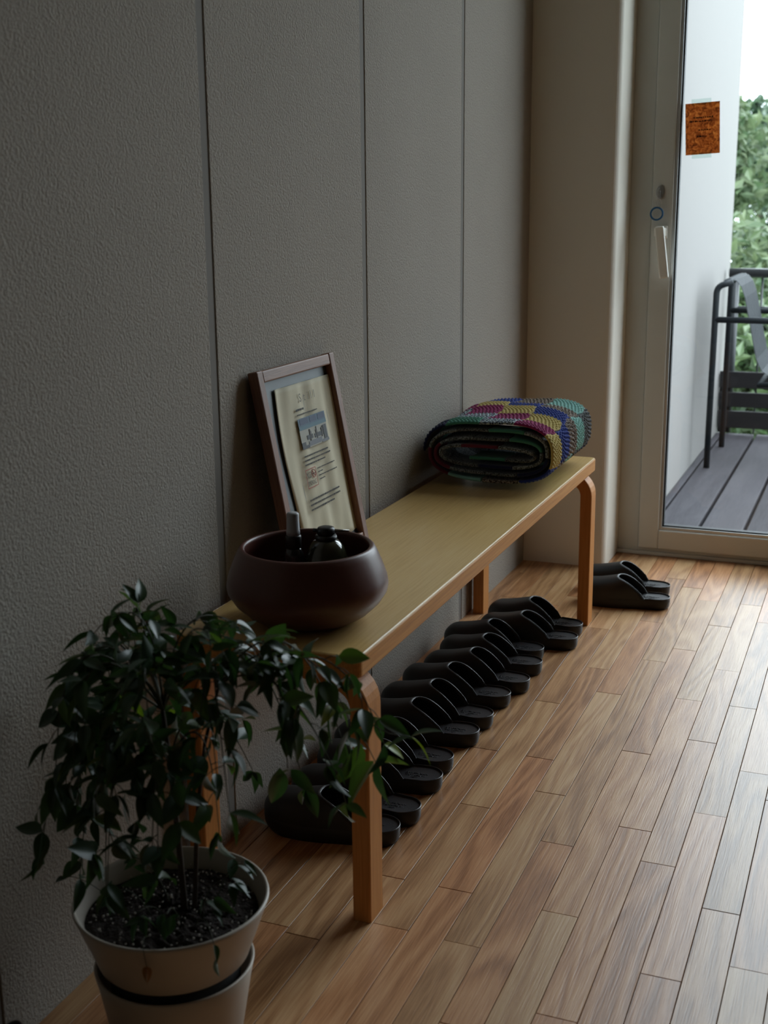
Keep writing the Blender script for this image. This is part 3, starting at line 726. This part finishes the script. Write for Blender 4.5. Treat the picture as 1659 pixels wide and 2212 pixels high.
for z in (.0715, -.0715): box('tape', (-.031, -.0010, z-.005), (.025, -.0009, z+.011) if z > 0 else (.025, -.0009, z+.005), M_TAPE, no_) if z > 0 else box('tape', (-.031, -.0010, z-.011), (.025, -.0009, z+.005), M_TAPE, no_)

# ------------------------------------------------------------------ FOLDED BLANKET
bk = empty('folded_blanket', (.170, 1.32, BH)); tag(bk, 'folded crochet patchwork blanket of bright squares at the far end of the bench', 'blanket')
def yarn(name, cols, rough=.95):
    m, n, l, b = new_mat('yarn_'+name); t = n.new('ShaderNodeNewGeometry')
    if len(cols) == 1: b.inputs['Base Color'].default_value = (*cols[0], 1)
    else:
        no = n.new('ShaderNodeTexNoise'); no.inputs['Scale'].default_value = 330; no.inputs['Detail'].default_value = 1; l.new(t.outputs['Position'], no.inputs['Vector'])
        r = ramp(n, [(.42, cols[0]), (.58, cols[1])]); l.new(no.outputs['Fac'], r.inputs[0]); l.new(r.outputs[0], b.inputs['Base Color'])
    b.inputs['Roughness'].default_value = rough; b.inputs['Specular IOR Level'].default_value = .15; b.inputs['Sheen Weight'].default_value = .2
    no = n.new('ShaderNodeTexNoise'); no.inputs['Scale'].default_value = 900; l.new(t.outputs['Position'], no.inputs['Vector'])
    bu = n.new('ShaderNodeBump'); bu.inputs['Strength'].default_value = .5; bu.inputs['Distance'].default_value = .001; l.new(no.outputs['Fac'], bu.inputs['Height']); l.new(bu.outputs[0], b.inputs['Normal'])
    return m
Y_ = {'navy': yarn('navy', [(.010, .013, .05)]), 'green': yarn('green', [(.06, .22, .15)]), 'mix': yarn('navy_white_mix', [(.02, .03, .075), (.50, .58, .60)]),
      'magenta': yarn('magenta', [(.27, .020, .11)]), 'yellow': yarn('yellow', [(.56, .44, .15)]), 'blue': yarn('blue', [(.022, .045, .25)]),
      'tweed': yarn('brown_tweed', [(.045, .030, .024), (.36, .29, .23)]), 'mint': yarn('mint', [(.24, .48, .43)]), 'charcoal': yarn('charcoal_tweed', [(.03, .03, .032), (.17, .18, .18)]), 'maroon': yarn('maroon', [(.16, .022, .04)]), 'grey': yarn('grey_tweed', [(.06, .066, .066), (.30, .32, .32)])}
seq = ['navy', 'green', 'mix', 'magenta', 'yellow', 'blue', 'tweed', 'mint', 'charcoal']
inner_seq = ['maroon', 'grey', 'charcoal', 'green', 'grey', 'navy', 'charcoal', 'grey']
A0, B0, TURNS, GAP = .152, .0730, 3.9, .0130
def spiral(phi):      # phi grows clockwise seen from the camera, start at the left fold going up and over
    a = A0-GAP*phi/(2*PI)*1.05; b = max(.008, B0-GAP*phi/(2*PI)*1.25)
    g = PI-phi; c, s = math.cos(g), math.sin(g)
    x = a*math.copysign(abs(c)**.62, c); z = b*math.copysign(abs(s)**.80, s)
    x += .006*(x/A0); z += (.010 if z > 0 else .0)*max(0, x/A0)*(b/B0)
    return Vector((x, z))
NP = 4000; pts = [spiral(2*PI*TURNS*k/NP) for k in range(NP+1)]
cum = [0]
for a, b in zip(pts, pts[1:]): cum.append(cum[-1]+(b-a).length)
import bisect
def at_s(s):
    s = max(0, min(cum[-1]-1e-6, s)); k = bisect.bisect_right(cum, s)-1; t = (s-cum[k])/(cum[k+1]-cum[k]+1e-12); p = pts[k].lerp(pts[k+1], t)
    k0, k1 = max(k-14, 0), min(k+14, NP); tg = (pts[k1]-pts[k0]).normalized(); return p, Vector((-tg.y, tg.x))
PS = .0835; ROW = .076; YB = -.192
npatch = int(cum[-1]/PS)
def patch(i, j, mat, fine):
    nu, nv_ = (44, 40) if fine else (18, 12)
    V = []; F = []
    for side in (1, 0):
        for b in range(nv_+1):
            v = b/nv_
            for a in range(nu+1):
                u = a/nu; s = (i+u)*PS; p, nrm = at_s(s+.004*math.sin(5*v+j*2+i))
                y = YB+(j+v)*ROW + .005*math.sin(s*9+j*.6) + .004*math.sin(s*31)*(1 if j == 0 else 0)
                grow = 1+.05*(j+v)/5+.03*math.sin((j+v)*2.1+s*8)*(1 if p.y > 0 else 0)
                if side:
                    su, sv = u*9, v*8
                    row = int(sv); st = abs(math.sin(PI*(su+(.5 if row % 2 else 0))))*abs(math.sin(PI*sv))
                    edge = min(1, min(u, 1-u)*12)*min(1, min(v, 1-v)*12)
                    h = .0052*(st**.7)*(.35+.65*edge) if fine else .0026
                else: h = -.0042
                V.append((p.x+nrm.x*h, y, (B0+p.y)*grow+nrm.y*h+.006))
    m = (nu+1)*(nv_+1)
    for b in range(nv_):
        for a in range(nu):
            q = b*(nu+1)+a; F.append((q, q+1, q+nu+2, q+nu+1)); F.append((m+q, m+q+nu+1, m+q+nu+2, m+q+1))
    for a in range(nu):
        F.append((a, m+a, m+a+1, a+1)); q = nv_*(nu+1)+a; F.append((q, q+1, m+q+1, m+q))
    for b in range(nv_):
        q = b*(nu+1); F.append((q, q+nu+1, m+q+nu+1, m+q)); q += nu; F.append((q, m+q, m+q+nu+1, q+nu+1))
    o = link('square_patch', mesh('square_patch', V, F, True), mat, bk); return o
for i in range(npatch):
    for j in range(5):
        outer = i < 9
        if not outer and j not in (0, 4): continue
        key = seq[(i+j) % len(seq)] if i < 8 else inner_seq[(i+2*j) % len(inner_seq)]
        patch(i, j, Y_[key], i < 6 and not (i == 0 and j == 9))

# ------------------------------------------------------------------ POTTED PLANT
PC = Vector((.203, -.335, 0)); pp = empty('potted_plant', PC); tag(pp, 'leafy green shrub in a white two-part pot before the bench', 'potted plant')
RZ = .222
pot = lathe('pot', [(0, .10), (.076, .10), (.079, .139), (.094, .1405), (.0965, .143), (.1225, RZ-.007), (.1243, RZ-.003), (.1235, RZ), (.1205, RZ), (.1185, RZ-.005), (.1085, RZ-.03), (.10, RZ-.05), (0, RZ-.05)], M_POT, pp, 72)
rv = lathe('reservoir', [(0, .0), (.074, .0), (.080, .004), (.0985, .112), (.1025, .130), (.1015, .132), (.0985, .131), (.0965, .122), (.089, .08), (0, .08)], M_POT, pp, 72)
lathe('gap_shade_ring', [(.0795, .100), (.0835, .104), (.0845, .138), (.080, .1395)], M_POT2, rv, 64)  # dark ring paints the shade in the gap between pot and reservoir
V = []; F = []; R = random.Random(11); nr, na = 14, 60
for i in range(nr+1):
    for k in range(na):
        r = .1095*i/nr; g = 2*PI*k/na
        V.append((r*math.cos(g), r*math.sin(g), RZ-.026+(.007*R.random() if i < nr else .0)+.006*(1-(i/nr)**2)))
for i in range(nr):
    for k in range(na): F.append((i*na+k, i*na+(k+1) % na, (i+1)*na+(k+1) % na, (i+1)*na+k))
soil = link('soil', mesh('soil', V, F), M_SOIL, pp); soil['kind'] = 'stuff'
bm = bmesh.new()
for k in range(260):
    r = .105*math.sqrt(R.random()); g = R.uniform(0, 2*PI); s = R.uniform(.0008, .0019)
    bmesh.ops.create_icosphere(bm, subdivisions=1, radius=s, matrix=Matrix.Translation((r*math.cos(g), r*math.sin(g), RZ-.019+.006*(1-(r/.1155)**2)+R.uniform(-.002, .001))))
link('perlite_grains', bm_mesh(bm, 'perlite_grains'), M_PERL, soil)['kind'] = 'stuff'
# leaf meshes
def leaf_mesh(wr, fold, droop):
    V = []; F = []; n = 7
    for i in range(n+1):
        t = i/n; wd = wr*.5*math.sin(PI*t**.80)**.9*(1-.25*t) if 0 < t < 1 else 0.0
        z = -droop*t*t; 
        for sgn in (-1, -.5, 0, .5, 1): V.append((sgn*wd, t, z+fold*abs(sgn)*wd))
    for i in range(n):
        for q in range(4): a = i*5+q; F.append((a, a+1, a+6, a+5))
    return V, F
LV = [leaf_mesh(.50, .35, .22), leaf_mesh(.42, .25, .35), leaf_mesh(.60, .3, .12), leaf_mesh(.46, .5, .45)]
LM = {}
for mi, mt in (('g', M_LEAF), ('y', M_LEAFY), ('d', M_LEAFD)):
    for k, (V, F) in enumerate(LV):
        me = mesh('leaf', V, F, True); me.materials.append(mt); LM[mi, k] = me
RL = random.Random(21)
leaves = []    # (matrix, kind, variant)
def put_leaf(p, d, size, kind='g', flat=.6):
    d = d.normalized(); up = Vector((RL.gauss(0, flat), RL.gauss(0, flat), 1)); s = d.cross(up)
    if s.length < .05: s = d.cross(Vector((1, 0, 0)))
    s.normalize(); nn = s.cross(d)
    m = Matrix(((s.x, d.x, nn.x, p.x), (s.y, d.y, nn.y, p.y), (s.z, d.z, nn.z, p.z), (0, 0, 0, 1))) @ Matrix.Scale(size, 4)
    leaves.append((m, kind, RL.randrange(4)))
stem_V, stem_F = [], []
def add_twig(pts_, r0, r1):
    n = len(pts_); V, F = tube_geo(pts_, [r0+(r1-r0)*k/(n-1) for k in range(n)], 5)
    k = len(stem_V); stem_V.extend(V); stem_F.extend([tuple(a+k for a in f) for f in F])
def bezier(a, b, c, n=14): return [(1-t)**2*a+2*t*(1-t)*b+t*t*c for t in [k/n for k in range(n+1)]]
def W3(x, y, z): return Vector((x, y, z))-PC
tr_pts = [W3(.222, -.335, RZ-.03), W3(.216, -.332, .30), W3(.212, -.335, .40), W3(.205, -.337, .49)]
tube('stem', tr_pts, [.0044, .0038, .0034, .0026], M_TRUNK, pp, 8)
tube('stem', [W3(.232, -.330, RZ-.03), W3(.240, -.325, .33), W3(.252, -.318, .43), W3(.275, -.31, .52)], [.0034, .0028, .0024, .0018], M_TRUNK, pp, 8)
LIM = lambda p: Vector((max(p.x, .022-PC.x), min(p.y, -.022-PC.y), max(p.z, .03)))
def branch(start, apex, tip, step=.021, size=(.026, .047), dens=1.0, t0=.22, r0=.0016, kinds=None, far=False):
    P = bezier(start, apex*2-(start+tip)/2, tip, 18); add_twig(P, r0, .0006)
    L = sum((b-a).length for a, b in zip(P, P[1:])); n = int(L*(1-t0)/step)
    for k in range(n+1):
        t = t0+(1-t0)*k/max(n, 1); f = t*18; i = min(int(f), 17); p = P[i].lerp(P[i+1], f-i); tg = (P[i+1]-P[i]).normalized()
        side = tg.cross(Vector((0, 0, 1)))
        if side.length < .1: side = Vector((1, 0, 0))
        side.normalize(); side = (side*(1 if k % 2 else -1)+Vector((RL.gauss(0, .5), RL.gauss(0, .5), RL.gauss(0, .3)))).normalized()
        if k == n: side = tg
        # a short twig carrying a few leaflets
        tl = RL.uniform(.010, .030); q = p+(side*.8+tg*.5+Vector((0, 0, -.15))).normalized()*tl
        q = LIM(q); add_twig([p, (p+q)/2+Vector((0, 0, .002)), q], .0007, .0005)
        for _ in range(max(1, int(RL.choice((2, 3, 3))*dens))):
            d = (q-p).normalized()*.7+Vector((RL.gauss(0, .6), RL.gauss(0, .6), RL.gauss(-.25, .5)))
            put_leaf(q, d, RL.uniform(*size), 'y' if RL.random() < .018 else 'g')
tp = W3(.207, -.337, .475); tm = W3(.212, -.335, .41); tq = W3(.268, -.312, .505)
spec = [  # (start, apex, tip)
 (tp, (.125, -.35, .548), (.075, -.36, .385)), (tp, (.14, -.39, .555), (.10, -.41, .43)), (tp, (.15, -.29, .575), (.10, -.23, .52)),
 (tp, (.19, -.34, .585), (.150, -.36, .590)), (tp, (.225, -.30, .575), (.25, -.22, .55)), (tp, (.26, -.36, .585), (.305, -.37, .585)),
 (tp, (.17, -.41, .555), (.155, -.45, .45)), (tp, (.24, -.42, .565), (.27, -.46, .50)), (tq, (.32, -.33, .575), (.37, -.33, .50)),
 (tq, (.36, -.29, .555), (.425, -.27, .47)), (tq, (.38, -.27, .545), (.455, -.25, .455)), (tq, (.33, -.25, .55), (.38, -.20, .42)),
 (tq, (.30, -.27, .53), (.335, -.22, .36)), (tq, (.36, -.32, .52), (.43, -.31, .40)), (tq, (.30, -.37, .54), (.34, -.42, .42)),
 (tm, (.12, -.31, .46), (.075, -.31, .34)), (tm, (.13, -.36, .46), (.10, -.38, .33)), (tm, (.14, -.41, .45), (.10, -.45, .33)),
 (tm, (.17, -.40, .45), (.145, -.44, .30)), (tm, (.20, -.41, .46), (.20, -.46, .33)), (tm, (.24, -.40, .45), (.255, -.44, .33)),
 (tm, (.17, -.28, .45), (.14, -.22, .34)), (tm, (.23, -.28, .46), (.26, -.22, .36)), (tm, (.26, -.34, .45), (.285, -.35, .345)),
 (tp, (.17, -.33, .53), (.12, -.34, .45)), (tp, (.20, -.39, .53), (.19, -.45, .44)), (tp, (.25, -.33, .53), (.29, -.36, .44)), (tp, (.11, -.33, .50), (.07, -.33, .46)),
 (tq, (.28, -.34, .55), (.30, -.41, .50)), (tm, (.19, -.41, .43), (.185, -.445, .30)), (tm, (.235, -.40, .43), (.24, -.43, .32)), (tm, (.11, -.34, .43), (.085, -.36, .29)), (tp, (.12, -.30, .54), (.085, -.27, .47)),
]
for s_, a_, t_ in spec: branch(s_, W3(*a_), W3(*t_), step=.021, dens=1.15)
# the long arm with the yellow-edged leaf pair, and large leaves near the bench leg
arm = [W3(.44, -.275, .475), W3(.475, -.262, .455), W3(.500, -.255, .452)]
add_twig(arm, .0009, .0006)
e0 = arm[-1]
put_leaf(e0, Vector((.7, .15, .35)), .040, 'g', .2); put_leaf(e0, Vector((.62, .1, -.45)), .040, 'y', .2); put_leaf(e0, Vector((-.6, -.2, -.25)), .036, 'g', .2)
for p_, d_, z_ in (((.445, -.24, .405), (-.5, -.1, -.6), .062), ((.45, -.24, .405), (.6, .0, .1), .044), ((.452, -.24, .40), (.05, 0, -1), .058), ((.42, -.22, .415), (-.35, .0, -.9), .064), ((.40, -.22, .42), (.3, 0, -.7), .05), ((.335, -.28, .395), (-.1, -.1, -1), .06), ((.345, -.27, .39), (.7, 0, -.6), .044), ((.345, -.27, .39), (-.6, 0, -.3), .036)):
    put_leaf(W3(*p_), Vector(d_), z_, 'g', .9)
add_twig([W3(.43, -.26, .45), W3(.44, -.25, .43), W3(.447, -.24, .404)], .0008, .0006); add_twig([W3(.36, -.29, .46), W3(.345, -.28, .42), W3(.342, -.272, .392)], .0008, .0006)
# sprigs low over the soil and a few hanging over the rim
for sx, sy, tx, ty, tz in ((.19, -.36, .155, -.39, .245), (.23, -.36, .245, -.415, .245), (.25, -.34, .285, -.38, .25), (.24, -.33, .29, -.345, .262), (.20, -.33, .15, -.33, .26), (.215, -.36, .205, -.42, .24), (.255, -.32, .285, -.30, .265)):
    b0 = W3(sx, sy, RZ-.022); b1 = W3(tx, ty, tz); mid = (b0+b1)/2+Vector((0, 0, .035)); add_twig(bezier(b0, mid, b1, 8), .0008, .0005)
    for _ in range(4): put_leaf(b1+Vector((RL.gauss(0, .006), RL.gauss(0, .006), RL.gauss(0, .003))), Vector((tx-sx+RL.gauss(0, .04), ty-sy+RL.gauss(0, .04), -.03)), RL.uniform(.022, .032), 'g', .4)
hang = bezier(W3(.25, -.36, RZ-.02), W3(.30, -.41, .275), W3(.318, -.425, .215), 8); add_twig(hang, .0008, .0005)
put_leaf(hang[-1], Vector((0, 0, -1)), .026, 'g', .2); put_leaf(hang[-2], Vector((.5, -.3, -.6)), .022, 'g', .4)
hang = bezier(W3(.21, -.40, RZ-.02), W3(.235, -.46, .25), W3(.243, -.458, .205), 8); add_twig(hang, .0006, .0004)
put_leaf(hang[-1], Vector((-.25, -.1, -1)), .024, 'd', .2); put_leaf(hang[-1], Vector((.35, -.1, -.9)), .022, 'd', .2)
hang = bezier(W3(.15, -.36, RZ-.02), W3(.09, -.38, .262), W3(.078, -.385, .245), 8); add_twig(hang, .0006, .0004); put_leaf(hang[-1], Vector((-.4, 0, -.1)), .024, 'g', .3)
link('twigs', mesh('twigs', stem_V, stem_F, True), M_STEM, pp)
camp = Vector((.98944, -1.54938, 1.06883))-PC
order = sorted(range(len(leaves)), key=lambda k: ((leaves[k][0].translation-camp).length)/leaves[k][0].col[1].length)
stV, stF = [], []
nleaf = 0
for k in order:
    m, kind, var = leaves[k]
    if nleaf < 296 or kind != 'g':
        o = link('leaf', LM[kind, var], None, pp); o.matrix_local = m; nleaf += 1
    else:
        V, F = LV[var]; b = len(stV); stV += [m @ Vector(v) for v in V]; stF += [tuple(a+b for a in f) for f in F]
if stV: link('inner_leaves', mesh('inner_leaves', stV, stF, True), M_LEAF, pp)['kind'] = 'stuff'

# ------------------------------------------------------------------ black low rack at the lower left
rk = empty('low_rack', (.055, -.70, 0)); tag(rk, 'low black metal rack against the wall left of the potted plant', 'rack')
RH = .128
for x in (-.035, .035):
    tube('side_frame', rounded([(x, .195, 0), (x, .195, RH), (x, -.195, RH), (x, -.195, 0)], .022, 6), .005, M_BLACKM, rk, 8)
for k in range(5): box('slat', (-.033, -.165+.075*k, RH-.003), (.033, -.135+.075*k, RH+.003), M_BLACKM, rk, .001)
